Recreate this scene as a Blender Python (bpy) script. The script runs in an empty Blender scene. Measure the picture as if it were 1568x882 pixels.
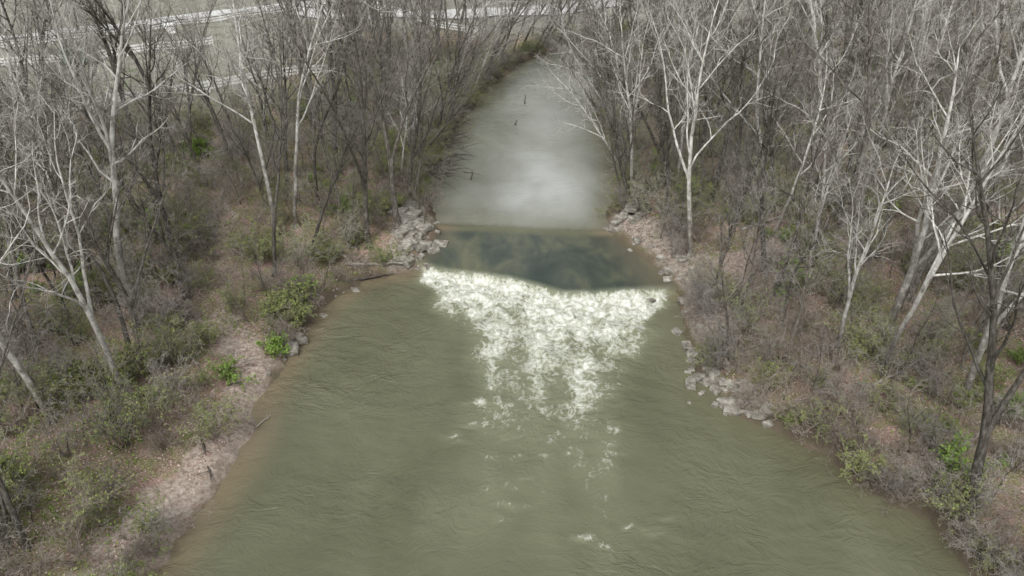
import bpy, bmesh, math, random, numpy as np
from mathutils import Vector, Matrix
R = math.radians
scene = bpy.context.scene
col = scene.collection

# ------------------------------------------------------------ noise helpers
_pr = np.random.RandomState(7)
PERM = _pr.permutation(256); PERM = np.concatenate([PERM, PERM])
GR = _pr.uniform(0, 2*np.pi, 256)
def perlin(x, y, seed=0):
    x = np.asarray(x, float) + seed*17.3; y = np.asarray(y, float) + seed*9.1
    xi = np.floor(x).astype(int); yi = np.floor(y).astype(int)
    xf = x-xi; yf = y-yi
    def g(ix, iy, dx, dy):
        a = GR[PERM[(PERM[ix & 255] + iy) & 255]]
        return np.cos(a)*dx + np.sin(a)*dy
    u = xf*xf*xf*(xf*(xf*6-15)+10); v = yf*yf*yf*(yf*(yf*6-15)+10)
    a = g(xi, yi, xf, yf); b = g(xi+1, yi, xf-1, yf)
    c = g(xi, yi+1, xf, yf-1); d = g(xi+1, yi+1, xf-1, yf-1)
    return (a+(b-a)*u) + ((c+(d-c)*u)-(a+(b-a)*u))*v
def fbm(x, y, seed=0, o=4):
    s = 0; a = 1.0
    for i in range(o):
        s = s + a*perlin(np.asarray(x)*2**i, np.asarray(y)*2**i, seed+i*3); a *= .5
    return s
def sst(t):
    t = np.clip(t, 0, 1); return t*t*(3-2*t)

# ------------------------------------------------------------ river layout (metres)
LEFT = [(-22,-40),(-19,10),(-17,24.5),(-15.9,29.6),(-15.4,33.2),(-15.7,37.3),(-15.5,40.8),(-15,43.8),(-14.1,49.1),
        (-11.8,53.1),(-8.2,54.6),(-7.5,56.5),(-6.3,60.2),(-7.6,65.7),(-8.6,72),(-8,80),(-6.4,92),(-4.2,104),(1,120),(10,134),(28,146),(60,158),(120,170),(220,175)]
RIGHT = [(220,158),(120,153),(62,141),(36,132),(19,121),(12.0,105),(10.8,93.5),(11.2,81.5),(10.3,70),(8.4,60.8),(9.6,57.5),(12,53.5),(13.2,51),
         (12.7,48.2),(12.5,43),(12.5,40.4),(13.5,36.8),(16,34.4),(17.8,32.7),(19.1,29.6),(21.4,27.8),(22.3,24),(24,10),(27,-40)]
POLY = np.array(LEFT+RIGHT, float)
def seg_dist(x, y, pts):
    best = np.full(x.shape, 1e9)
    for a, b in zip(pts[:-1], pts[1:]):
        ax, ay = a; bx, by = b; dx, dy = bx-ax, by-ay
        t = np.clip(((x-ax)*dx+(y-ay)*dy)/(dx*dx+dy*dy), 0, 1)
        best = np.minimum(best, np.hypot(x-ax-t*dx, y-ay-t*dy))
    return best
def sdist(x, y):
    x = np.asarray(x, float); y = np.asarray(y, float)
    pts = [tuple(p) for p in POLY]+[tuple(POLY[0])]
    d = seg_dist(x, y, pts)
    ins = np.zeros(x.shape, bool)
    for (ax, ay), (bx, by) in zip(pts[:-1], pts[1:]):
        if ay == by: continue
        c = ((ay > y) != (by > y)) & (x < (bx-ax)*(y-ay)/(by-ay)+ax)
        ins ^= c
    return np.where(ins, -d, d)
def ytoe(x):
    return np.interp(x, [-12,-7.8,-6,-4.5,-2,0,2.2,3.9,6,8,11,13.2,18], [55.8,55.6,54.4,53.8,53.3,52.7,51.6,50.5,50.4,50.8,51.0,51.2,51.2])
def ycr(x):
    return np.interp(x, [-9,-6,-3,0,3,5.5,8.5,12], [61.6,61.0,60.9,60.6,60.2,59.9,60.1,60.6])
def wl(x, y, w=.7):
    yt = ytoe(x)
    return .62*sst((y-yt)/w+.35) + .28*sst((y-yt)/(60.3-yt))
def edge_noise(x, y):
    return .75*fbm(x*.3, y*.3, 2, 3) + .3*perlin(x*1.7, y*1.7, 5)
def terrain_z(x, y, d=None):
    x = np.asarray(x, float); y = np.asarray(y, float)
    if d is None: d = sdist(x, y)
    dn = d + edge_noise(x, y)*(1-.6*np.clip(1-np.abs(y-56)/6, 0, 1))
    pr = np.interp(dn, [-6,-2,0,.5,1.6,4,10,20,60,200], [-1.8,-.7,-.03,.3,.8,1.3,2.0,2.5,3.0,5.0])
    z = wl(x, y, .9+np.clip(d,0,20)*1.2) + pr
    z = z + np.clip(d/4, 0, 1)*(fbm(x*.09, y*.09, 11, 3)*.8 + fbm(x*.6, y*.6, 4, 3)*.2)
    z = z + np.clip(d/.8, 0, 1)*fbm(x*2.2, y*2.2, 8, 2)*.06
    return z
def tz(x, y): return float(terrain_z(np.array([x]), np.array([y]))[0])

# ------------------------------------------------------------ node helpers
class NT:
    def __init__(s, name):
        s.m = bpy.data.materials.new(name); s.m.use_nodes = True
        s.t = s.m.node_tree; s.t.nodes.clear()
        s.out = s.n('ShaderNodeOutputMaterial'); s.b = s.n('ShaderNodeBsdfPrincipled')
        s.l(s.b.outputs[0], s.out.inputs[0])
    def n(s, t, **k):
        nd = s.t.nodes.new(t)
        for a, v in k.items(): setattr(nd, a, v)
        return nd
    def l(s, a, b): s.t.links.new(a, b)
    def attr(s, name): return s.n('ShaderNodeAttribute', attribute_name=name).outputs['Fac']
    def pos(s): return s.n('ShaderNodeNewGeometry').outputs['Position']
    def noise(s, vec, scale, detail=4, rough=.55, dist=0, color=False):
        nd = s.n('ShaderNodeTexNoise'); nd.inputs['Scale'].default_value = scale
        nd.inputs['Detail'].default_value = detail; nd.inputs['Roughness'].default_value = rough
        nd.inputs['Distortion'].default_value = dist
        s.l(vec, nd.inputs['Vector']); return nd.outputs['Color' if color else 'Fac']
    def mapping(s, vec, scale=(1,1,1), rot=(0,0,0)):
        nd = s.n('ShaderNodeMapping'); nd.inputs['Scale'].default_value = scale; nd.inputs['Rotation'].default_value = rot
        s.l(vec, nd.inputs['Vector']); return nd.outputs[0]
    def ramp(s, fac, stops):
        nd = s.n('ShaderNodeValToRGB'); e = nd.color_ramp.elements
        while len(e) < len(stops): e.new(.5)
        for el, (p, c) in zip(e, stops):
            el.position = p; el.color = (c[0], c[1], c[2], 1) if hasattr(c, '__len__') else (c, c, c, 1)
        s.l(fac, nd.inputs[0]); return nd.outputs[0]
    def mix(s, f, a, b, mode='MIX'):
        nd = s.n('ShaderNodeMix', data_type='RGBA', blend_type=mode)
        for v, i in ((f, 0), (a, 6), (b, 7)):
            if hasattr(v, 'links'): s.l(v, nd.inputs[i])
            elif i == 0: nd.inputs[0].default_value = v
            else: nd.inputs[i].default_value = (v[0], v[1], v[2], 1)
        return nd.outputs[2]
    def math(s, op, a, b=0, clamp=False):
        nd = s.n('ShaderNodeMath', operation=op, use_clamp=clamp)
        for v, i in ((a, 0), (b, 1)):
            if hasattr(v, 'links'): s.l(v, nd.inputs[i])
            else: nd.inputs[i].default_value = v
        return nd.outputs[0]
    def bump(s, h, strength, dist, nrm=None):
        nd = s.n('ShaderNodeBump'); nd.inputs['Strength'].default_value = strength; nd.inputs['Distance'].default_value = dist
        s.l(h, nd.inputs['Height'])
        if nrm is not None: s.l(nrm, nd.inputs['Normal'])
        return nd.outputs[0]
    def base(s, c):
        if hasattr(c, 'links'): s.l(c, s.b.inputs['Base Color'])
        else: s.b.inputs['Base Color'].default_value = (c[0], c[1], c[2], 1)
    def rough(s, v):
        if hasattr(v, 'links'): s.l(v, s.b.inputs['Roughness'])
        else: s.b.inputs['Roughness'].default_value = v
    def normal(s, v): s.l(v, s.b.inputs['Normal'])
def spec0(m): m.b.inputs['Specular IOR Level'].default_value = .1

# ------------------------------------------------------------ materials
g = NT('leaf_litter_ground'); p = g.pos()
n1 = g.noise(p, .25, 3, .6); n2 = g.noise(p, 9, 4, .75); n3 = g.noise(p, 1.1, 4, .7)
litter = g.ramp(n2, [(.28,(.09,.055,.042)),(.43,(.21,.135,.11)),(.55,(.34,.24,.205)),(.72,(.47,.37,.325))])
soil = g.ramp(n2, [(.3,(.07,.055,.036)),(.5,(.17,.14,.095)),(.7,(.30,.255,.19))])
green = g.ramp(n2, [(.3,(.05,.072,.018)),(.5,(.13,.17,.045)),(.72,(.24,.28,.10))])
c = g.mix(g.ramp(n1, [(.42,0),(.6,1)]), litter, soil)
c = g.mix(g.math('MULTIPLY', g.ramp(n3, [(.44,0),(.6,1)]), .55), c, green)
field = g.ramp(g.noise(p, .5, 5, .7), [(.3,(.15,.155,.115)),(.6,(.25,.245,.205)),(.8,(.33,.325,.30))])
c = g.mix(g.attr('field'), c, field)
dirt = g.ramp(g.noise(p, 4, 5, .75), [(.3,(.13,.10,.075)),(.5,(.31,.255,.21)),(.72,(.53,.47,.415))])
pm = g.math('MULTIPLY', g.math('SUBTRACT', g.math('ADD', g.attr('path'), n3), .80), 4, True)
c = g.mix(pm, c, dirt)
rock = g.ramp(g.noise(p, 2.6, 5, .72, .6), [(.3,(.075,.062,.048)),(.48,(.22,.19,.155)),(.7,(.43,.39,.34))])
rm = g.math('MULTIPLY', g.math('SUBTRACT', g.math('ADD', g.attr('rock'), n3), .95), 4, True)
c = g.mix(rm, c, rock)
c = g.mix(g.attr('mud'), c, (.085,.07,.05))
g.base(c); g.rough(.95); spec0(g)
g.normal(g.bump(g.noise(p, 12, 3, .7), .8, .06))
M_ground = g.m

w = NT('river_water_surface'); p = w.pos()
A_f, A_ap, A_sh, A_up, A_sheen, A_rp = w.attr('foam'), w.attr('apron'), w.attr('shore'), w.attr('up'), w.attr('painted_sheen'), w.attr('ripple')
big = w.noise(w.mapping(p, (1,.6,1)), .12, 4, .55, .5)
warp = w.n('ShaderNodeVectorMath', operation='ADD'); w.l(p, warp.inputs[0])
wn = w.n('ShaderNodeVectorMath', operation='SCALE'); w.l(w.noise(p, .16, 2, .5, 0, True), wn.inputs[0]); wn.inputs['Scale'].default_value = 6
w.l(wn.outputs[0], warp.inputs[1]); pw = warp.outputs[0]
r1 = w.noise(w.mapping(pw, (.75,1.1,1), (0,0,R(-18))), .95, 4, .6, .5)
r2 = w.noise(w.mapping(p, (.9,1.1,1)), 3.6, 3, .6)
cdn = w.ramp(big, [(.3,(.080,.083,.048)),(.7,(.124,.127,.080))])
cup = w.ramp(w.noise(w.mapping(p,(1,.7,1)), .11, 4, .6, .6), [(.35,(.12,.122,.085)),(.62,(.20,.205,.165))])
cup = w.mix(A_sheen, cup, (.36,.375,.355))  # pale sky sheen painted into the upstream base colour
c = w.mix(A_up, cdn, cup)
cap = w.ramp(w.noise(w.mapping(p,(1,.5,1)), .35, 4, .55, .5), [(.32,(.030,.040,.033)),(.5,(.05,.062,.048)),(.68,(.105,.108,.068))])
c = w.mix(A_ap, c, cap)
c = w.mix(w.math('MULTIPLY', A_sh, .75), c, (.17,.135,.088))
fm = w.noise(w.mapping(p, (1,.6,1)), .95, 6, .62, .7)
fm2 = w.noise(w.mapping(p, (1,.8,1)), 3.4, 4, .66, .5)
fm3 = w.noise(w.mapping(p, (1,.7,1)), 1.3, 4, .58, .9)
ridge = w.math('SUBTRACT', 1, w.math('MULTIPLY', w.math('ABSOLUTE', w.math('SUBTRACT', fm3, .5)), 6), True)
fn = w.math('ADD', w.math('ADD', w.math('MULTIPLY', fm, .55), w.math('MULTIPLY', fm2, .23)), w.math('MULTIPLY', ridge, .22))
thr = w.math('SUBTRACT', .78, w.math('MULTIPLY', A_f, .50))
foam = w.math('MULTIPLY', w.math('SUBTRACT', fn, thr), 3.0, True)
foam = w.math('MULTIPLY', foam, w.math('MULTIPLY', A_f, 8, True))
fcol = w.ramp(fm2, [(.32,(.42,.43,.33)),(.58,(.68,.69,.64))])
c = w.mix(w.math('MULTIPLY', A_f, .8, True), c, (.225,.24,.155))
c = w.mix(foam, c, fcol)
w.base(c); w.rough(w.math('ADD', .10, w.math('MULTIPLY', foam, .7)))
w.l(w.math('SUBTRACT', .5, w.math('MULTIPLY', foam, .42)), w.b.inputs['Specular IOR Level'])
w.b.inputs['IOR'].default_value = 1.33
cr = w.math('SUBTRACT', 1, w.math('MULTIPLY', w.math('ABSOLUTE', w.math('SUBTRACT', r1, .5)), 3.0), True)
hh = w.math('ADD', w.math('MULTIPLY', cr, .6), w.math('MULTIPLY', r2, .3))
hh = w.math('ADD', w.math('MULTIPLY', hh, A_rp), w.math('MULTIPLY', w.math('MULTIPLY', fm2, A_f), .7))
w.normal(w.bump(hh, .8, .24))
M_water = w.m

def bark(name, stops, scale=3, stretch=.35, zmix=None, tint=.25, bump=.5):
    b = NT(name); tc = b.n('ShaderNodeTexCoord').outputs['Object']
    nn = b.noise(b.mapping(tc, (1,1,stretch)), scale, 4 if bump else 1, .7)
    c = b.ramp(nn, stops)
    if zmix:
        low, z0, z1 = zmix
        sep = b.n('ShaderNodeSeparateXYZ'); b.l(tc, sep.inputs[0])
        zz = b.math('ADD', sep.outputs[2], b.math('MULTIPLY', b.noise(tc, .7, 2), 4))
        f = b.math('DIVIDE', b.math('SUBTRACT', zz, z0), z1-z0, True)
        lc = b.ramp(nn, low); c = b.mix(f, lc, c)
    oi = b.n('ShaderNodeObjectInfo').outputs['Random']
    c = b.mix(1.0, c, b.ramp(oi, [(0,(1-tint,1-tint,1-tint)),(1,(1+tint*.3,)*3)]), 'MULTIPLY')
    b.base(c); b.rough(.9); spec0(b)
    if bump: b.normal(b.bump(nn, bump, .05))
    return b.m
M_bark = bark('grey_brown_bark', [(.3,(.045,.039,.031)),(.5,(.12,.109,.092)),(.72,(.26,.245,.22))], 6, tint=.45)
M_syc = bark('sycamore_bark', [(.32,(.16,.15,.125)),(.45,(.42,.41,.375)),(.62,(.68,.67,.63))], 2.6, .6, zmix=([(.35,(.10,.09,.075)),(.55,(.22,.205,.175)),(.66,(.42,.40,.36))], 4, 11), tint=.25)
M_twig = bark('grey_twigs', [(.3,(.21,.19,.165)),(.7,(.39,.365,.33))], 2, 1, tint=.4, bump=0)
M_twigs = bark('pale_sycamore_twigs', [(.3,(.34,.325,.295)),(.7,(.50,.485,.45))], 2, 1, tint=.25, bump=0)
M_twigb = bark('brown_shrub_twigs', [(.3,(.18,.15,.12)),(.7,(.37,.33,.28))], 2, 1, tint=.4, bump=0)
def leafmat(name, a, bb):
    b = NT(name); oi = b.n('ShaderNodeObjectInfo').outputs['Random']
    tc = b.n('ShaderNodeTexCoord').outputs['Object']
    c = b.ramp(b.noise(tc, 2.5, 1), [(.35,a),(.65,bb)])
    c = b.mix(b.math('MULTIPLY', oi, .45), c, (.20,.20,.09)); b.base(c); b.rough(.7); spec0(b)
    return b.m
M_leaf = leafmat('spring_leaves', (.135,.18,.045), (.27,.33,.10))
M_leafb = leafmat('fresh_green_leaves', (.13,.24,.035), (.26,.41,.075))
def simple(name, stops, scale=4, rough=.85, bump=.4):
    b = NT(name); tc = b.pos(); nn = b.noise(tc, scale, 5, .7)
    b.base(b.ramp(nn, stops)); b.rough(rough); spec0(b); b.normal(b.bump(nn, bump, .05)); return b.m
M_rock = simple('limestone', [(.3,(.075,.068,.056)),(.5,(.22,.205,.175)),(.7,(.43,.41,.365))], 1.9)
M_log = simple('weathered_wood', [(.3,(.16,.145,.12)),(.6,(.38,.355,.315))], 5)
M_logd = simple('wet_dark_wood', [(.3,(.035,.03,.025)),(.7,(.13,.115,.1))], 5)
M_white = simple('white_fence_paint', [(.3,(.72,.72,.70)),(.7,(.85,.85,.83))], 3)
M_road = simple('pale_gravel', [(.3,(.42,.42,.405)),(.7,(.6,.6,.59))], 2)
M_shed = simple('green_metal', [(.3,(.16,.22,.18)),(.7,(.26,.33,.28))], 2)

# ------------------------------------------------------------ mesh helpers
def np_mesh(name, V, F, mat, attrs=None, smooth=True):
    me = bpy.data.meshes.new(name); n = len(V); m = len(F); k = F.shape[1]
    me.vertices.add(n); me.vertices.foreach_set('co', V.astype(np.float32).ravel())
    me.loops.add(m*k); me.loops.foreach_set('vertex_index', F.astype(np.int32).ravel())
    me.polygons.add(m); me.polygons.foreach_set('loop_start', np.arange(0, m*k, k, dtype=np.int32))
    me.polygons.foreach_set('use_smooth', np.full(m, smooth))
    me.update(calc_edges=True); me.validate()
    for an, av in (attrs or {}).items():
        a = me.attributes.new(an, 'FLOAT', 'POINT'); a.data.foreach_set('value', av.astype(np.float32).ravel())
    me.materials.append(mat)
    ob = bpy.data.objects.new(name, me); col.objects.link(ob); return ob
def grid_faces(nx, ny, keep=None):
    i = np.arange(nx-1); j = np.arange(ny-1); I, J = np.meshgrid(i, j); a = (J*nx+I).ravel()
    F = np.stack([a, a+1, a+nx+1, a+nx], 1)
    if keep is not None: F = F[keep[F].any(1)]
    return F

# ------------------------------------------------------------ terrain
xs = np.concatenate([np.arange(-420,-60,8), np.arange(-60,-34,1.2), np.arange(-34,36,.33), np.arange(36,70,1.2), np.arange(70,430,8)])
ys = np.concatenate([np.arange(-80,14,4), np.arange(14,75,.33), np.arange(75,135,.7), np.arange(135,220,2), np.arange(220,900,20)])
X, Y = np.meshgrid(xs, ys); D = sdist(X, Y); Z = terrain_z(X, Y, D)
PATHS = [([(-18.9,22),(-18.4,26),(-17.5,29),(-16.7,32.7),(-16.4,35.5),(-16.4,38.7),(-17.4,41.5),(-20.4,45)], 1.2),
         ([(-20.4,45),(-22.4,52),(-24.5,60),(-26,66)], .5),
         ([(14,52),(21,54),(29,54.2),(38,55)], .9), ([(33,72),(37,62),(45,55)], .9)]
pa = np.zeros_like(X)
for (pts, wd), st in zip(PATHS, (.76,.45,.65,.65)):
    pa = np.maximum(pa, st*(1-sst((seg_dist(X, Y, pts)+perlin(X*.8,Y*.8,3)*1.1-wd*.5)/1.5)))
mud = (1-sst((D-.3-.5*(X>0)*(Y<50))/1.1))*(1-pa*.9)
rk = np.maximum((1-.5*sst((46-Y)/4))*(1-sst((seg_dist(X, Y, [(9.8,62),(12.8,57),(14.6,52),(14.4,47),(13.6,42),(14.2,38)])-1.2+perlin(X,Y,6))/1.4)),
                1-sst((seg_dist(X, Y, [(-8,62),(-9,58),(-9.6,55.6)])-1.0+perlin(X,Y,6))/1.2))*sst((D+.2)/.5)
fld = sst((-X-26)/10)*sst((Y-80)/14)
fld = np.maximum(fld, sst((Y-128)/10))
F = grid_faces(len(xs), len(ys))
np_mesh('ground', np.stack([X.ravel(), Y.ravel(), Z.ravel()], 1), F, M_ground, dict(path=pa, mud=mud*(1-rk*.6)*.9, rock=rk*.8, field=fld))

# ------------------------------------------------------------ water
xs = np.concatenate([np.arange(-26,26,.14), np.arange(26,230,1.0)])
ys = np.concatenate([np.arange(-40,22,.8), np.arange(22,62.6,.14), np.arange(62.6,180,.4)])
X, Y = np.meshgrid(xs, ys); D = sdist(X, Y)
s = ytoe(X)-Y
xl = np.interp(Y, [26,30,35.5,38.7,42.3,46.3,50,53,56], [-5,-4.5,-4,-3.4,-3.8,-5.1,-6.7,-7.8,-8.2])
xr = np.interp(Y, [26,30,35.5,38.7,42.3,46.3,49,51,56], [9,8.5,7.8,8.2,9.4,11,12.4,13.2,13.4])
sf = 1.9+1.8*sst(s/10)
lat = sst((X-xl+perlin(X*.3,Y*.4,31)*1.8)/sf+.15)*sst((xr-X+perlin(X*.3,Y*.4,37)*1.8)/sf+.15)
den = np.interp(s, [-.35,-.05,.4,2.0,4,6,9,12,14,16,19,24,29], [0,.7,1.1,.98,.85,.76,.66,.55,.46,.38,.29,.20,.05])
tong = .55*np.exp(-((X+1.3)/1.0)**2)+.45*np.exp(-((X-4.6)/1.3)**2)+.3*np.exp(-((X-1.6)/.8)**2)-.2
streak = 1+tong*sst((s-5)/6)+.45*perlin(X*.7, Y*.2, 41)*sst(s/5)+.45*perlin(X*.8,Y*.6,43)*sst(s/2)
foam = den*lat*streak
rs = np.random.RandomState(5)
caps = [(3.7,26.8,.6,.75),(4.5,26.4,.4,.6),(5.7,33.8,.5,.6),(3.2,33,.5,.6),(.8,31,.4,.55),(6,27.6,.4,.6),(1.8,32.8,.5,.5),(-.2,34.5,.6,.55),(-1.9,35.5,.8,.6),(-1.8,37.5,.8,.7),(-3,34,.5,.4)]
for i in range(16): caps.append((rs.normal(3,4), rs.uniform(27,39), rs.uniform(.3,.7), rs.uniform(.34,.5)))
for cx, cy, sz, a in caps:
    foam = np.maximum(foam, a*np.exp(-(((X-cx+.6*perlin(X*.9,Y*.9,13))/sz/1.6)**2+((Y-cy+.5*perlin(X*.9,Y*.9,17))/sz/.7)**2)))
foam *= sst(-(s-30)/5)
turb = sst((s+.2)/.7)*lat*np.interp(s, [0,3,8,16,25], [1,.9,.55,.2,0])
Z = wl(X, Y)
Z += turb*(.34*fbm(X*.75, Y*.6, 51, 4)+.14*np.abs(fbm(X*2.0, Y*1.6, 55, 3)))
rip = sst((62-Y)/2)*(s > 0)
wx = X+2.5*perlin(X*.12,Y*.12,81); wy = Y+2.5*perlin(X*.12,Y*.12,83)
ripA = .30+.6*sst((-X-2)/6)*sst((Y-34)/8)+.40*sst(.4+1.4*fbm(X*.12,Y*.12,88,2))*sst((s-3)/8)
Z += rip*(.055*fbm((wx*.9-wy*.3)*.5, (wy*.9+wx*.3)*1.1, 61, 3)+.05*fbm(X*.3, Y*.3, 66, 3))*(.4+ripA)
Z += (s <= 0)*(.012*fbm(X*.6, Y*.8, 71, 3))
YC = ycr(X)
Z += .05*np.exp(-((Y-YC-.3+.25*perlin(X*.3,Y*0,7))/.35)**2)
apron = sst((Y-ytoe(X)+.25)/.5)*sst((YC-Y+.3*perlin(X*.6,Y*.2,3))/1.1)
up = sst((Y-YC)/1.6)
painted_sheen = up*np.maximum(1.0*np.exp(-(((X-3.0)/5.5)**2+((Y-71)/11)**2)), .5*np.exp(-(((X-5)/3.5)**2+((Y-95)/30)**2)))*(.85+.9*fbm(X*.13,Y*.09,91,4))
painted_sheen = np.clip(painted_sheen, 0, 1)*sst((-D-.3)/3)*sst((Y-YC)/5)  # painted sky sheen, faded at the banks for the trees' dark reflection
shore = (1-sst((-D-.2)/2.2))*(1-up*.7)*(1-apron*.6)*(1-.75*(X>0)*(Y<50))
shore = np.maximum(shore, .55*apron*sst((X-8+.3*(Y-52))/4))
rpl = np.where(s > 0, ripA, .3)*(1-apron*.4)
keep = (D < 2.5).ravel()
F = grid_faces(len(xs), len(ys), keep)
used = np.unique(F); remap = np.full(X.size, -1); remap[used] = np.arange(len(used))
sel = lambda a: a.ravel()[used]
np_mesh('river', np.stack([sel(X), sel(Y), sel(Z)], 1), remap[F], M_water, dict(foam=sel(foam), apron=sel(apron), shore=sel(shore), up=sel(up), painted_sheen=sel(painted_sheen), ripple=sel(rpl)))

# ------------------------------------------------------------ branching plants
class Buf:
    def __init__(s): s.v = []; s.f = []; s.m = []
    def tube(s, pts, rad, k, mat):
        n = len(pts); base = len(s.v); v = s.v
        for i in range(n):
            a = pts[max(i-1, 0)]; b = pts[min(i+1, n-1)]; p = pts[i]
            t = (b-a)
            if t.length < 1e-6: t = Vector((0,0,1))
            t.normalize()
            ref = Vector((1,0,0)) if abs(t.x) < .8 else Vector((0,1,0))
            u = t.cross(ref).normalized(); w2 = t.cross(u)
            if i == n-1:
                v.append(tuple(p)); break
            r = rad[i]
            for j in range(k):
                an = 2*math.pi*j/k; q = p+u*(r*math.cos(an))+w2*(r*math.sin(an)); v.append((q.x,q.y,q.z))
        for i in range(n-2):
            for j in range(k):
                a = base+i*k+j; b = base+i*k+(j+1) % k
                s.f.append((a, b, b+k, a+k)); s.m.append(mat)
        tip = base+(n-1)*k; l = base+(n-2)*k
        for j in range(k):
            s.f.append((l+j, l+(j+1) % k, tip)); s.m.append(mat)
    def leaf(s, p, size, rng, mat):
        d = Vector((rng.gauss(0,1), rng.gauss(0,1), rng.gauss(0,.6))).normalized()
        e = d.cross(Vector((rng.gauss(0,1), rng.gauss(0,1), rng.gauss(0,1)))).normalized()
        b = len(s.v); d = d*size; e = e*size*.6
        for q in (p, p+d*.5+e, p+d, p+d*.5-e): s.v.append((q.x,q.y,q.z))
        s.f.append((b,b+1,b+2,b+3)); s.m.append(mat)
    def mesh(s, name, mats):
        me = bpy.data.meshes.new(name); me.from_pydata(s.v, [], s.f)
        for m in mats: me.materials.append(m)
        me.polygons.foreach_set('material_index', s.m)
        me.polygons.foreach_set('use_smooth', [True]*len(s.f)); me.update(); return me

def perp(d, rng, az=None):
    ref = Vector((0,0,1)) if abs(d.z) < .9 else Vector((1,0,0))
    u = d.cross(ref).normalized(); w2 = d.cross(u)
    a = az if az is not None else rng.uniform(0, 6.283)
    return u*math.cos(a)+w2*math.sin(a)
SIDES = [8,5,4,3,3,3]; SEG = [12,8,5,3,2,2]
def grow(buf, rng, p, d, L, r, lv, P, maxlv=4):
    n = SEG[lv]; pts = [p.copy()]; rad = [r]; dirs = [d.copy()]
    wob = P['wob'][lv]; up = P['up'][lv]; cur = d.copy(); q = p.copy()
    for i in range(n):
        cur = (cur+Vector((rng.gauss(0,wob), rng.gauss(0,wob), rng.gauss(0,wob)+up))).normalized()
        q = q+cur*(L/n); pts.append(q.copy()); dirs.append(cur.copy())
        t = (i+1)/n; rad.append(max(r*(1-P['tap'][lv]*t), P.get('rmin', .007)))
    buf.tube(pts, rad, SIDES[lv], 0 if lv <= P['barklv'] else 1)
    if lv < maxlv:
        nc = P['n'][lv]; t0 = P['t0'][lv]; az = rng.uniform(0, 6.28)
        for c in range(nc):
            t = t0+(1-t0)*(c+rng.random())/nc; t = min(t, .985)
            f = t*n; i = int(f); fr = f-i
            pp = pts[i].lerp(pts[i+1], fr); dd = dirs[min(i+1, n)]
            az += 2.4+rng.uniform(-.5, .5); an = R(rng.uniform(*P['ang'][lv]))
            cd = (dd*math.cos(an)+perp(dd, rng, az)*math.sin(an)).normalized()
            rr = (rad[i]*(1-fr)+rad[i+1]*fr)
            cl = L*P['len'][lv]*(1-P['sh'][lv]*(t-t0)/(1-t0+1e-6))*rng.uniform(.55, 1.35)
            grow(buf, rng, pp, cd, cl, max(min(rr*.62, P['rmax'][lv]*rng.uniform(.6,1)), P.get('rmin', .007)*1.25), lv+1, P, maxlv)
    if P.get('leaf') and lv >= maxlv-1:
        for k in range(P['leaf']):
            t = rng.uniform(.3, 1); i = min(int(t*n), n-1); buf.leaf(pts[i].lerp(pts[i+1], t*n-i), rng.uniform(*P['lsz']), rng, 2)
    return pts, dirs, rad
PF = dict(wob=[.06,.13,.17,.19,.2], up=[.03,.08,.04,.02,0], tap=[.86,.82,.8,.75,.7], barklv=2,
          n=[13,7,5,3,0], t0=[.36,.2,.15,.1,0], ang=[(22,50),(25,58),(25,65),(25,70)], len=[.36,.42,.46,.5], sh=[.5,.45,.4,.3], rmax=[.11,.05,.02,.011])
PFF = dict(PF); PFF.update(n=[12,7,6,0,0], rmin=.012)
PS = dict(wob=[.06,.17,.22,.23,.25], up=[.02,.09,.06,.02,0], tap=[.86,.80,.8,.75,.7], barklv=2,
          n=[11,7,5,3,0], t0=[.36,.2,.15,.1,0], ang=[(25,55),(28,62),(30,75),(30,75)], len=[.38,.44,.44,.5], sh=[.45,.45,.4,.3], rmax=[.13,.06,.025,.012])
PSF = dict(PS); PSF.update(n=[11,7,6,0,0], rmin=.012)
PY = dict(wob=[.07,.14,.16,.2,.2], up=[.03,.06,.02,0,0], tap=[.9,.8,.8,.7,.7], barklv=1,
          n=[13,6,4,0,0], t0=[.2,.15,.12,.1,0], ang=[(25,60),(30,60),(25,65),(25,70)], len=[.34,.42,.5,.5], sh=[.5,.4,.4,.3], rmax=[.035,.018,.011,.01])
def make_tree(name, P, H, r, seed, mats, fork=0, maxlv=4, lean=None):
    rng = random.Random(seed); b = Buf()
    d = Vector((rng.gauss(0,.06), rng.gauss(0,.06), 1)).normalized()
    for k in range(5):
        a = k*1.257+rng.uniform(-.3,.3); o = Vector((math.cos(a), math.sin(a), 0))
        b.tube([o*r*1.9+Vector((0,0,-.25)), o*r*.9+Vector((0,0,.25)), Vector((0,0,r*3.5))], [r*.45,r*.4,r*.2], 5, 0)
    pts, dirs, rad = grow(b, rng, Vector((0,0,-.4)), d, H, r, 0, P, maxlv)
    for k in range(fork):
        i = rng.randint(2, 6); a = rng.uniform(0, 6.28)+k*2.6
        cd = (dirs[i]*.88+perp(dirs[i], rng, a)*.45).normalized()
        Q = dict(P); Q['n'] = [8]+list(P['n'][1:]); Q['t0'] = [.25]+list(P['t0'][1:])
        grow(b, rng, pts[i], cd, H*(1-i/12)*.95, rad[i]*.72, 0, Q, maxlv)
    return b.mesh(name, mats)
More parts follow.
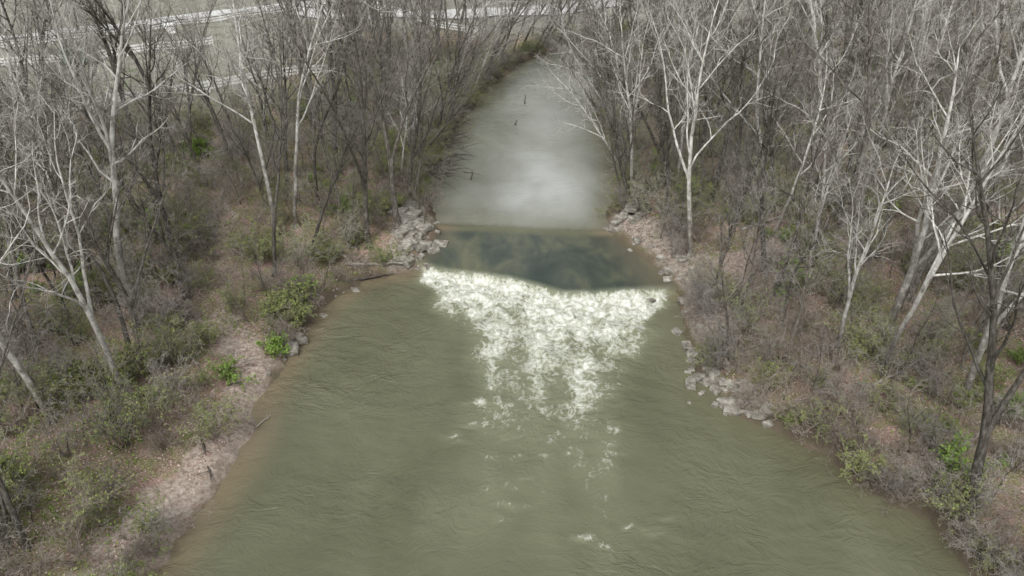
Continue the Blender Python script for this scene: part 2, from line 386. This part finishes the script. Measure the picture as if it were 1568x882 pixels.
def make_shrub(name, seed, H, stems, leaf, mats, lsz=(.05,.1), spread=.75, n=(8,6,3)):
    rng = random.Random(seed); b = Buf()
    P = dict(wob=[.14,.18,.22,.2,.2], up=[-.01,.02,0,0,0], tap=[.8,.75,.7,.7,.7], barklv=0, n=[n[0],n[1],n[2],0,0], t0=[.15,.1,.1,0,0],
             ang=[(25,65),(25,70),(30,70),(30,70)], len=[.42,.45,.5,.5], sh=[.4,.4,.3,.3], rmax=[.018,.011,.01,.01], leaf=leaf, lsz=lsz, rmin=.008)
    for k in range(stems):
        a = rng.uniform(0, 6.28); t = rng.uniform(.1, spread)
        d = Vector((math.cos(a)*t, math.sin(a)*t, 1)).normalized()
        grow(b, rng, Vector((math.cos(a)*.25*rng.random(), math.sin(a)*.25*rng.random(), -.15)), d, H*rng.uniform(.6,1.1), rng.uniform(.018,.035), 0, P, 3)
    return b.mesh(name, mats)

TB = [(20,.22,0),(22,.28,1),(18,.18,1),(23,.25,1),(16,.2,2),(21,.18,0),(19,.24,2)]
bare = [make_tree('bare_tree_mesh', PF, h, r, 100+i, [M_bark, M_twig], f) for i, (h, r, f) in enumerate(TB)]
syc = [make_tree('sycamore_mesh', PS, h, r, 200+i, [M_syc, M_twigs], f) for i, (h, r, f) in enumerate([(22,.24,1),(20,.20,0),(23,.22,1)])]
bareF = [make_tree('far_tree_mesh', PFF, h, r, 120+i, [M_bark, M_twig], f, 3) for i, (h, r, f) in enumerate(TB[:5])]
sycF = [make_tree('far_sycamore_mesh', PSF, h, r, 220+i, [M_syc, M_twigs], f, 3) for i, (h, r, f) in enumerate([(22,.26,1),(20,.22,1)])]
sap = [make_tree('sapling_mesh', PY, h, r, 300+i, [M_bark, M_twig], 0, 3) for i, (h, r) in enumerate([(8,.06),(11,.085),(6.5,.05),(9,.06)])]
SHM = [M_twigb, M_twigb, M_leaf]
shr = [make_shrub('shrub_mesh', 400+i, h, s_, lf, SHM) for i, (h, s_, lf) in enumerate([(2.6,9,0),(3.2,9,1),(2.4,11,2),(3.4,8,2)])]
shb = [make_shrub('leafless_shrub_mesh', 420+i, h, s_, 0, SHM, spread=.9, n=(7,5,3)) for i, (h, s_) in enumerate([(2.6,9),(3.3,8)])]
tall = [make_shrub('tall_shrub_mesh', 430+i, h, s_, lf, [M_bark, M_twig, M_leaf], (.05,.09), .5, (8,5,4)) for i, (h, s_, lf) in enumerate([(4.8,8,0),(5.5,7,0),(4.2,8,1)])]
shg = [make_shrub('green_shrub_mesh', 450+i, h, s_, lf, [M_twigb, M_twigb, M_leafb], (.06,.11)) for i, (h, s_, lf) in enumerate([(1.8,10,2),(2.4,9,2)])]

def place(name, me, x, y, rot=0, sc=1, tilt=(0,0), parent=None, dz=0):
    ob = bpy.data.objects.new(name, me); col.objects.link(ob)
    ob.location = (x, y, tz(x, y)+dz)
    M = Matrix.Rotation(tilt[1], 4, 'Y') @ Matrix.Rotation(tilt[0], 4, 'X') @ Matrix.Rotation(rot, 4, 'Z')
    ob.rotation_euler = M.to_euler(); ob.scale = (sc,)*3
    if parent: ob.parent = parent
    return ob
hero_pos = []
def hero(name, P, mats, x, y, H, r, seed, lean=(0,0), fork=2):
    me = make_tree(name, P, H, r, seed, mats, fork); place(name, me, x, y, 0, 1, (-lean[1], lean[0])); hero_pos.append((x, y))
SM = [M_syc, M_twigs]; BM = [M_bark, M_twig]
hero('sycamore_tree', PS, SM, -27, 46, 23, .30, 21, (.02,.03), 2)
hero('sycamore_tree', PS, SM, -19.5, 56, 24, .20, 2, (-.06,.02), 0)
hero('sycamore_tree', PS, SM, -18.2, 58, 24, .18, 3, (.01,0), 0)
hero('sycamore_tree', PS, SM, 25, 42.3, 19, .28, 4, (-.04,.02), 2)
hero('sycamore_tree', PS, SM, 23.4, 65, 22, .22, 5, (.02,0), 1)
hero('sycamore_tree', PS, SM, 20, 90, 23, .26, 6, (0,0), 1)
hero('sycamore_tree', PS, SM, -31.5, 31, 19, .30, 7, (.08,0), 2)
hero('sycamore_tree', PS, SM, 33, 37, 20, .36, 8, (.18,.05), 1)
hero('sycamore_tree', PS, SM, 37, 56, 23, .28, 25, (.0,.0), 1)
hero('sycamore_tree', PS, SM, 31, 76, 23, .24, 26, (.0,.0), 1)
hero('bare_tree', PF, BM, 28, 46, 22, .35, 9, (.08,.05), 1)
hero('bare_tree', PF, BM, -16.8, 69, 22, .28, 10, (-.03,0), 1)
hero('bare_tree', PF, BM, -15, 78, 22, .28, 11, (0,0), 1)
hero('bare_tree', PF, BM, 14.5, 68, 17, .26, 12, (-.04,0), 2)
hero('bare_tree', PF, BM, -42, 56, 21, .36, 13, (-.05,0), 2)
hero('bare_tree', PF, BM, -31, 68, 22, .28, 27, (-.18,0), 1)
hero('bare_tree', PF, BM, -38, 74, 22, .30, 28, (-.12,0), 1)
hero('bare_tree', PF, BM, 15.6, 44.5, 12, .11, 18, (.03,0), 0)
hero('bare_tree', PF, BM, 17.5, 40, 12, .12, 19, (.08,0), 0)
hero('bare_tree', PF, BM, 19, 48, 15, .15, 20, (.04,0), 0)

rng = random.Random(42)
distant = bpy.data.objects.new('distant_trees', None); col.objects.link(distant)
under = bpy.data.objects.new('understory_shrubs', None); col.objects.link(under)
def along(pts, y0, y1, step):
    out = []
    for (ax,ay),(bx,by) in zip(pts[:-1], pts[1:]):
        L = math.hypot(bx-ax, by-ay); k = int(L/step)+1
        for i in range(k):
            t = (i+rng.random())/k; x, y = ax+(bx-ax)*t, ay+(by-ay)*t
            if y0 < y < y1 and abs(x) < 80: out.append((x, y, (by-ay)/L, -(bx-ax)/L))
    return out
lean_pos = []
for side, pts in ((-1, LEFT), (1, RIGHT)):
    for x, y, nx, ny in along(pts, 63, 140, 2.5):
        off = rng.uniform(.8, 2.6); ox, oy = x-nx*off, y-ny*off
        if side > 0 and y > 112 and rng.random() < .75: continue
        if float(sdist(np.array([ox]), np.array([oy]))[0]) < .5: continue
        wh = rng.random() < .3; far = y > 105
        me = rng.choice((sycF if wh else bareF) if far else (syc if wh else bare))
        a = rng.choice([rng.uniform(.1,.3), rng.uniform(.3,.7)]) if y > 70 else rng.uniform(0,.15)
        place('tree' if far else ('sycamore_tree' if wh else 'bare_tree'), me, ox, oy, rng.uniform(0,6.28), rng.uniform(.5,.85), (-ny*a, nx*a), distant if far else None)
        lean_pos.append((ox, oy))
    for x, y, nx, ny in along(pts, 20, 150, .9):
        if (49 < y < 63) or (side < 0 and 27 < y < 44 and rng.random() < .8): continue
        if side > 0 and 35 < y < 50 and rng.random() < .5: continue
        off = rng.uniform(.5, 1.8); ox, oy = x-nx*off, y-ny*off
        if side > 0 and y < 50: me = rng.choice(shb+shb+[shr[1], tall[0]])
        else: me = rng.choice(shb+shr+tall[1:]+([shg[0]] if rng.random() < .4 else []))
        a = rng.uniform(.1,.5)
        place('shrub', me, ox, oy, rng.uniform(0,6.28), rng.uniform(.5,1.0), (-ny*a, nx*a), under)

def scatter(n, x0, x1, y0, y1, mind, accept, existing):
    N = n*7
    PX = np.array([rng.uniform(x0, x1) for _ in range(N)]); PY_ = np.array([y0+(y1-y0)*rng.random() for _ in range(N)])
    DD = sdist(PX, PY_); out = []; cell = {}
    for q in existing: cell.setdefault((int(q[0]//mind), int(q[1]//mind)), []).append(q)
    for x, y, d in zip(PX, PY_, DD):
        if len(out) >= n: break
        dep = .866*y+11
        if abs(x) > .68*dep+9: continue
        if not accept(x, y, d): continue
        cx, cy = int(x//mind), int(y//mind); ok = True
        for i in (-1,0,1):
            for j in (-1,0,1):
                for q in cell.get((cx+i, cy+j), []):
                    if (q[0]-x)**2+(q[1]-y)**2 < mind*mind: ok = False
        if ok: cell.setdefault((cx, cy), []).append((x, y)); out.append((x, y, d))
    return out
def pathd(x, y):
    a = np.array([x]); b = np.array([y]); return min(float(seg_dist(a, b, p_)[0])-w_ for p_, w_ in PATHS)
FEN = [[(-86,108),(-69,122),(-55,136),(-42,148),(-29,157)], [(-52,86),(-38,95),(-31,101),(-24,104)], [(-29,157),(-15,137),(-5,130)], [(-79,103),(-60,110),(-46,120)]]
def acc_tree(x, y, d):
    if d < 1.4 or pathd(x, y) < .6: return False
    if y < 34 and rng.random() < .5: return False
    if y < 50 and x < 0 and x > -22.5: return False
    if y < 44 and 0 < x < 18: return False
    if x < -22 and y > 82 and rng.random() < .86: return False
    if x < -30 and y > 62 and rng.random() < .4: return False
    if 14 < x < 62 and 105 < y < 165 and rng.random() < .75: return False
    if y > 128 and rng.random() < .8: return False
    return True
T = scatter(600, -125, 125, 22, 195, 2.8, acc_tree, hero_pos+lean_pos)
for x, y, d in T:
    wh = rng.random() < (.22 if x > 0 else .13)
    far = y > 105
    me = rng.choice((sycF if wh else bareF) if far else (syc if wh else bare))
    tx, ty = rng.gauss(0,.07), rng.gauss(0,.07)
    if d < 5: ty += (-.12 if x > 0 else .12)*rng.random()*1.5
    sc = rng.uniform(.55,1.05)
    place(('sycamore_tree' if wh else 'bare_tree') if not far else 'tree', me, x, y, rng.uniform(0,6.28), sc, (tx,ty), distant if far else None)
Sg = scatter(480, -90, 90, 19, 115, 1.4, lambda x,y,d: d > .9 and pathd(x,y) > .3 and not (x < -24 and y > 78) and not (x<0 and y<46 and d<3), [])
for x, y, d in Sg:
    place('sapling_tree', rng.choice(sap), x, y, rng.uniform(0,6.28), rng.uniform(.45,1.05), (rng.gauss(0,.16), rng.gauss(0,.16)), under)
St = scatter(280, -70, 70, 19, 90, 1.9, lambda x,y,d: d > 1.5 and pathd(x,y) > .7 and not (-10<x<-6 and 54<y<64) and not (x<0 and y<46 and d<3.2), [])
for x, y, d in St:
    place('shrub', rng.choice(tall), x, y, rng.uniform(0,6.28), rng.uniform(.5,1.1), (rng.gauss(0,.1), rng.gauss(0,.1)), under)
Sb = scatter(1700, -85, 85, 19, 120, 1.0, lambda x,y,d: d > .5 and pathd(x,y) > (.25 if x<0 and y<46 else -.3) and not (9<x<14.2 and 36<y<64) and not (-10<x<-6 and 54<y<64) and not (x < -26 and y > 82) and rng.random() < (1 if d < 9 else .75) and perlin(np.array(x*.2),np.array(y*.2),63) > -.26, [])
for x, y, d in Sb:
    gv = float(perlin(x*.12, y*.12, 77))
    q = rng.random(); lf = .6 if x < 0 else .36
    if gv > .1 and q < .15: me = rng.choice(shg)
    elif q < lf+.25*gv: me = rng.choice(shr)
    else: me = rng.choice(shb)
    place('shrub', me, x, y, rng.uniform(0,6.28), rng.uniform(.45,1.1), (0,0), under)

# ------------------------------------------------------------ leaf litter + ground cover
rs = np.random.RandomState(3)
def flecks(name, n, mat, size, xr_, yr_, accept, tiltz=.35, dz=.03):
    x = rs.uniform(*xr_, n); y = rs.uniform(yr_[0], yr_[1], n); d = sdist(x, y)
    k = accept(x, y, d) & (np.abs(x) < .68*(.866*y+14)+3); x, y, d = x[k], y[k], d[k]; n = len(x)
    z = terrain_z(x, y, d)+dz; a = rs.uniform(0, 6.28, n); sz = rs.uniform(*size, n)
    C = np.stack([x, y, z], 1); ux = np.stack([np.cos(a), np.sin(a), rs.normal(0,tiltz,n)], 1)*sz[:,None]
    uy = np.stack([-np.sin(a), np.cos(a), rs.normal(0,tiltz,n)], 1)*(sz*.7)[:,None]
    V = np.stack([C-ux, C-uy, C+ux, C+uy], 1).reshape(-1,3); F_ = np.arange(4*n).reshape(-1,4)
    np_mesh(name, V, F_, mat, dict(rnd=np.repeat(rs.rand(n),4)), False)
lm = NT('fallen_leaf'); lm.base(lm.ramp(lm.attr('rnd'), [(0,(.15,.09,.065)),(.35,(.29,.19,.155)),(.75,(.42,.31,.265)),(1,(.57,.47,.42))])); lm.rough(.9); spec0(lm)
flecks('fallen_leaves', 260000, lm.m, (.03,.08), (-60,60), (18,80), lambda x,y,d: (d > .9) & (fbm(x*.2,y*.2,90,3) > -.25))
gm = NT('ground_cover_leaf'); gm.base(gm.ramp(gm.attr('rnd'), [(0,(.06,.10,.015)),(.5,(.15,.22,.045)),(1,(.27,.35,.09))])); gm.rough(.8); spec0(gm)
def gacc(x,y,d):
    near = np.zeros_like(x)
    for cx, cy, r_ in [(-29,61,3.5),(-26.5,59,2.5),(-40,54,4),(-21,30,1.6),(-20,27,1.6),(11.8,92,4),(-12,92,3),(-12,52,1.6),(24,34,2),(-17.5,46,2)]:
        near = np.maximum(near, np.exp(-((x-cx)**2+(y-cy)**2)/r_**2))
    return (d > .8) & ((fbm(x*.22,y*.22,95,4)+near*.9-.12*(x>0)*(y<60)+rs.normal(0,.12,x.shape)) > .22)
flecks('ground_cover', 360000, gm.m, (.03,.08), (-70,70), (18,105), gacc, .6, .10)

# ------------------------------------------------------------ rocks
def rocks(name, items, mat=M_rock, seed=1):
    r_ = random.Random(seed); bm = bmesh.new()
    for (x, y, z, sx, sy, sz, yaw, tilt, blocky) in items:
        vs = []
        M = Matrix.Translation((x,y,z)) @ Matrix.Rotation(yaw,4,'Z') @ Matrix.Rotation(tilt,4,'X')
        for ix in (-1,1):
            for iy in (-1,1):
                for iz in (-1,1):
                    for rep in range(2):
                        j = .16 if blocky else .42
                        vs.append(bm.verts.new(M @ Vector((sx*.5*ix*(1-r_.random()*j), sy*.5*iy*(1-r_.random()*j), sz*.5*iz*(1-r_.random()*j)))))
        res = bmesh.ops.convex_hull(bm, input=vs)
        bad = [e for e in set(res['geom_interior']+res['geom_unused']) if isinstance(e, bmesh.types.BMVert)]
        bmesh.ops.delete(bm, geom=bad, context='VERTS')
    me = bpy.data.meshes.new(name); bm.to_mesh(me); bm.free(); me.materials.append(mat)
    ob = bpy.data.objects.new(name, me); col.objects.link(ob); return ob
rr = random.Random(9)
it = []
for k in range(6):
    zb = .75+k*.30
    for i in range(7-k):
        t = i/6; x = 8.7+.35*k+t*3.8+rr.uniform(-.2,.2); y = 60.7+.25*k+t*5.4+rr.uniform(-.25,.25)
        it.append((x, y, zb+.16, rr.uniform(.9,1.7), rr.uniform(.6,1.2), .29, R(55)+rr.uniform(-.3,.3), rr.uniform(-.08,.08), True))
        it.append((x+.9, y-.6, zb+.14-.05*k, rr.uniform(.7,1.4), rr.uniform(.5,1.1), .28, R(40)+rr.uniform(-.5,.5), rr.uniform(-.12,.12), True))
rocks('stone_block_wall', it, seed=2)
it = []
for i in range(95):
    t = rr.random(); x = -7.4-t*1.4+rr.gauss(0,.8)-.3; y = 55.2+t*9+rr.gauss(0,.6); s_ = .25+1.0*rr.random()**1.8
    it.append((x, y, tz(x,y)+s_*.08, s_*1.4, s_, s_*.6, rr.uniform(0,3), rr.uniform(-.3,.3), False))
rocks('rubble_rocks', it, seed=3)
it = []
for i in range(150):
    y = rr.choice([rr.gauss(38.8,1.5), rr.uniform(36,58)]); xe = np.interp(y, [34.4,36.8,40.4,43,48.2,51,53.5,57.5], [16,13.5,12.5,12.5,12.7,13.3,12,9.6])
    x = xe+rr.gauss(.5,.9); s_ = .12+.65*rr.random()**2.4
    it.append((x, y, max(tz(x,y),0)+s_*.06, s_*1.4, s_, s_*.55, rr.uniform(0,3), rr.uniform(-.3,.3), False))
rocks('riprap_rocks', it, seed=4)
it = []
for (x, y, s_) in [(-15.2,43.2,1.3),(-14.9,44.4,1.0),(-15.8,42.6,.8),(-15.9,44.1,.7),(-14.0,47.9,.6),(-12.3,51.6,.7)]:
    it.append((x, y, tz(x,y)+.12, s_*1.25, s_*.9, s_*.5, rr.uniform(0,3), rr.uniform(-.3,.3), False))
for i in range(40):
    y = rr.choice([rr.uniform(39,54), rr.gauss(43.5,1)]); xe = np.interp(y, [39,40.8,43.8,49.1,53.1,54.5], [-15.6,-15.5,-15,-14.1,-11.8,-9]); x = xe-abs(rr.gauss(0,.7)); s_ = .1+.4*rr.random()**2
    it.append((x, y, tz(x,y)+.02, s_*1.3, s_, s_*.5, rr.uniform(0,3), 0, False))
rocks('shore_boulders', it, seed=5)

# ------------------------------------------------------------ logs and snags
def log(name, p0, p1, r, mat, seed, stubs=4, sl=.8):
    rg = random.Random(seed); b = Buf(); a = Vector(p0); c_ = Vector(p1); n = 7; pts = []; rad = []
    for i in range(n+1):
        t = i/n; q = a.lerp(c_, t)+Vector((rg.gauss(0,r*.4), rg.gauss(0,r*.4), rg.gauss(0,r*.3))); pts.append(q); rad.append(r*(1-.6*t))
    b.tube(pts, rad, 8, 0)
    d = (c_-a).normalized()
    for k in range(stubs):
        t = rg.uniform(.25,.95); i = int(t*n); an = rg.uniform(.5,1.1)
        cd = (d*math.cos(an)+perp(d, rg)*math.sin(an)); cd.z = abs(cd.z)
        L = sl*rg.uniform(.6,1.5); q = pts[i]
        b.tube([q, q+cd*L*.5, q+cd*L+Vector((0,0,.1*L))], [rad[i]*.5, rad[i]*.35, .01], 5, 0)
    me = b.mesh(name, [mat]); ob = bpy.data.objects.new(name, me); col.objects.link(ob)
log('fallen_log', (-13.6,54.4,.85), (-8.3,55.0,.55), .16, M_log, 1, 3)
log('fallen_log', (-13,52.7,.3), (-9.4,54.0,.2), .12, M_logd, 2, 3)
log('driftwood_snag', (-4.4,72.2,.6), (-3.9,73.2,1.7), .10, M_logd, 3, 2, .4)
log('driftwood_snag', (1.6,99,.7), (1.8,99.6,2.0), .10, M_logd, 4, 3, .5)
log('driftwood_snag', (.3,90,.7), (.6,90.8,1.4), .09, M_logd, 6, 2, .3)
for i, (a_, b_, r_) in enumerate([((32,70),(38,61.5),.2),((34.5,72),(38.5,66),.15),((-33,38),(-29,35),.14),((-24,34),(-21.5,38),.1),((22,37),(26,39),.12),((27,33),(23.5,31),.1),((-36,66),(-31,64),.15),((19,57),(24,59),.14),((-30,50),(-33.5,53),.12),((-18.5,39.5),(-16.8,41),.07),((-17.5,36),(-18.6,33.6),.06)]):
    log('fallen_log', (a_[0],a_[1],tz(*a_)+.2), (b_[0],b_[1],tz(*b_)+.35), r_, M_log, 8+i, 5, 1.3)
log('driftwood_stick', (-15.3,35.2,.05), (-14.7,36.4,.12), .05, M_log, 30, 1, .3)
log('fallen_log', (-17.6,33,tz(-17.6,33)+.1), (-16.2,30.2,tz(-16.2,30.2)+.15), .08, M_logd, 31, 3, .6)
b = Buf(); rg = random.Random(12)
for k in range(110):
    q = Vector((-7.4+rg.gauss(0,.8), rg.uniform(71,90), 1.2+rg.uniform(0,1)))
    e = q+Vector((rg.uniform(.3,3.4), rg.gauss(0,1.2), rg.uniform(-1.2,.5)))
    m_ = q.lerp(e,.5)+Vector((0,0,rg.uniform(.1,.5))); b.tube([q,m_,e],[rg.uniform(.02,.06),.025,.01],4,0)
ob = bpy.data.objects.new('brush_pile', b.mesh('brush_pile',[M_logd])); col.objects.link(ob)

# ------------------------------------------------------------ fences, roads, far structures
def box(bm, c_, s_, yaw=0, pitch=0):
    M = Matrix.Translation(c_) @ Matrix.Rotation(yaw,4,'Z') @ Matrix.Rotation(pitch,4,'Y') @ Matrix.Diagonal((s_[0],s_[1],s_[2],1))
    bmesh.ops.create_cube(bm, size=1, matrix=M)
def fence(pts, gap=2.4):
    bm = bmesh.new(); P_ = []
    for (ax,ay),(bx,by) in zip(pts[:-1], pts[1:]):
        n = max(1,int(math.hypot(bx-ax,by-ay)/gap))
        for i in range(n): P_.append((ax+(bx-ax)*i/n, ay+(by-ay)*i/n))
    P_.append(pts[-1]); Q = [(x,y,tz(x,y)) for x,y in P_]
    for q in Q: box(bm, (q[0],q[1],q[2]+.65), (.2,.2,1.5))
    for a,c_ in zip(Q[:-1],Q[1:]):
        L = math.hypot(c_[0]-a[0], c_[1]-a[1]); yaw = math.atan2(c_[1]-a[1], c_[0]-a[0]); dz = c_[2]-a[2]
        for h in (.45,.85,1.25):
            box(bm, ((a[0]+c_[0])/2+.13*math.sin(yaw),(a[1]+c_[1])/2-.13*math.cos(yaw),(a[2]+c_[2])/2+h), (math.hypot(L,dz)-.01,.05,.24), yaw, -math.atan2(dz,L))
    me = bpy.data.meshes.new('white_rail_fence'); bm.to_mesh(me); bm.free(); me.materials.append(M_white)
    col.objects.link(bpy.data.objects.new('white_rail_fence', me))
for f_ in FEN: fence(f_)
def ribbon(name, pts, wd, mat, dz=.06):
    V=[]; P_=[]
    for (ax,ay),(bx,by) in zip(pts[:-1], pts[1:]):
        k=max(1,int(math.hypot(bx-ax,by-ay)/2)); P_+=[(ax+(bx-ax)*i/k, ay+(by-ay)*i/k) for i in range(k)]
    P_.append(pts[-1]); K=7
    for i,(x,y) in enumerate(P_):
        a=P_[max(i-1,0)];c_=P_[min(i+1,len(P_)-1)];dx,dy=c_[0]-a[0],c_[1]-a[1];L=math.hypot(dx,dy);nx,ny=-dy/L,dx/L
        for j in range(K):
            o=(j/(K-1)-.5)*wd; V.append((x+nx*o,y+ny*o,tz(x+nx*o,y+ny*o)+dz+.25))
    np_mesh(name, np.array(V), grid_faces(K,len(P_)), mat)
ribbon('road', [(-112,98),(-90,113),(-73,127),(-58,141),(-44,153),(-20,172)], 4.5, M_road)
ribbon('gravel_lot', [(-40,147),(-27,143),(-10,147),(7,152),(22,162)], 6, M_road)
bm = bmesh.new(); DX, DY = -61, 109; z0 = tz(DX,DY)
box(bm,(DX,DY,z0+1.0),(4.2,2,1.5),.3); box(bm,(DX,DY,z0+1.8),(4.4,2.15,.1),.3)
for dx in (-1.6,1.6):
    for dy in (-.8,.8): box(bm,(DX+dx*.95-dy*.3,DY+dx*.3+dy*.95,z0+.12),(.3,.2,.3),.3)
for i in range(5): box(bm,(DX-1.6+i*.8+.3,DY-1.05-.24+i*.24,z0+1.0),(.08,.08,1.4),.3)
me = bpy.data.meshes.new('green_dumpster'); bm.to_mesh(me); bm.free(); me.materials.append(M_shed); col.objects.link(bpy.data.objects.new('green_dumpster', me))
bm = bmesh.new(); DX, DY = -52, 120; z0 = tz(DX,DY)
box(bm,(DX,DY,z0+1),(.15,.15,2)); box(bm,(DX,DY,z0+2.4),(1.4,.9,1.1),.2)
for sgn in (-1,1):
    M = Matrix.Translation((DX,DY,z0+3.15)) @ Matrix.Rotation(.2,4,'Z') @ Matrix.Translation((0,sgn*.28,0)) @ Matrix.Rotation(-sgn*.5,4,'X') @ Matrix.Diagonal((1.6,.7,.06,1))
    bmesh.ops.create_cube(bm,size=1,matrix=M)
me = bpy.data.meshes.new('white_birdhouse'); bm.to_mesh(me); bm.free(); me.materials.append(M_white); col.objects.link(bpy.data.objects.new('white_birdhouse', me))

# ------------------------------------------------------------ light, sky, camera
world = bpy.data.worlds.new('World'); scene.world = world; world.use_nodes = True
nt = world.node_tree; nt.nodes.clear()
o = nt.nodes.new('ShaderNodeOutputWorld'); bg = nt.nodes.new('ShaderNodeBackground'); sky = nt.nodes.new('ShaderNodeTexSky')
sky.sky_type = 'NISHITA'; sky.sun_disc = False; sky.sun_elevation = R(55); sky.sun_rotation = R(200); sky.air_density = 1; sky.dust_density = 4
hs = nt.nodes.new('ShaderNodeHueSaturation'); hs.inputs['Saturation'].default_value = .15; hs.inputs['Value'].default_value = 1.5
nt.links.new(sky.outputs[0], hs.inputs['Color']); nt.links.new(hs.outputs[0], bg.inputs[0]); bg.inputs[1].default_value = .15
nt.links.new(bg.outputs[0], o.inputs[0])
sun = bpy.data.lights.new('sun', 'SUN'); sun.energy = 1.5; sun.angle = R(25); sun.color = (1,.98,.95)
so = bpy.data.objects.new('sun', sun); col.objects.link(so)
az = R(200); el = R(55)
dirv = Vector((math.sin(az)*math.cos(el), math.cos(az)*math.cos(el), math.sin(el)))
so.rotation_euler = dirv.to_track_quat('Z','Y').to_euler()
cam = bpy.data.cameras.new('camera'); cam.lens = 26.7; cam.sensor_width = 36; cam.clip_end = 3000
co = bpy.data.objects.new('camera', cam); col.objects.link(co); co.location = (0,0,30); co.rotation_euler = (R(60),0,0)
scene.camera = co
scene.view_settings.view_transform = 'Standard'; scene.view_settings.look = 'None'; scene.view_settings.exposure = 0
print('TREES', len(T), 'SAP', len(Sg), 'SHRUBS', len(Sb))
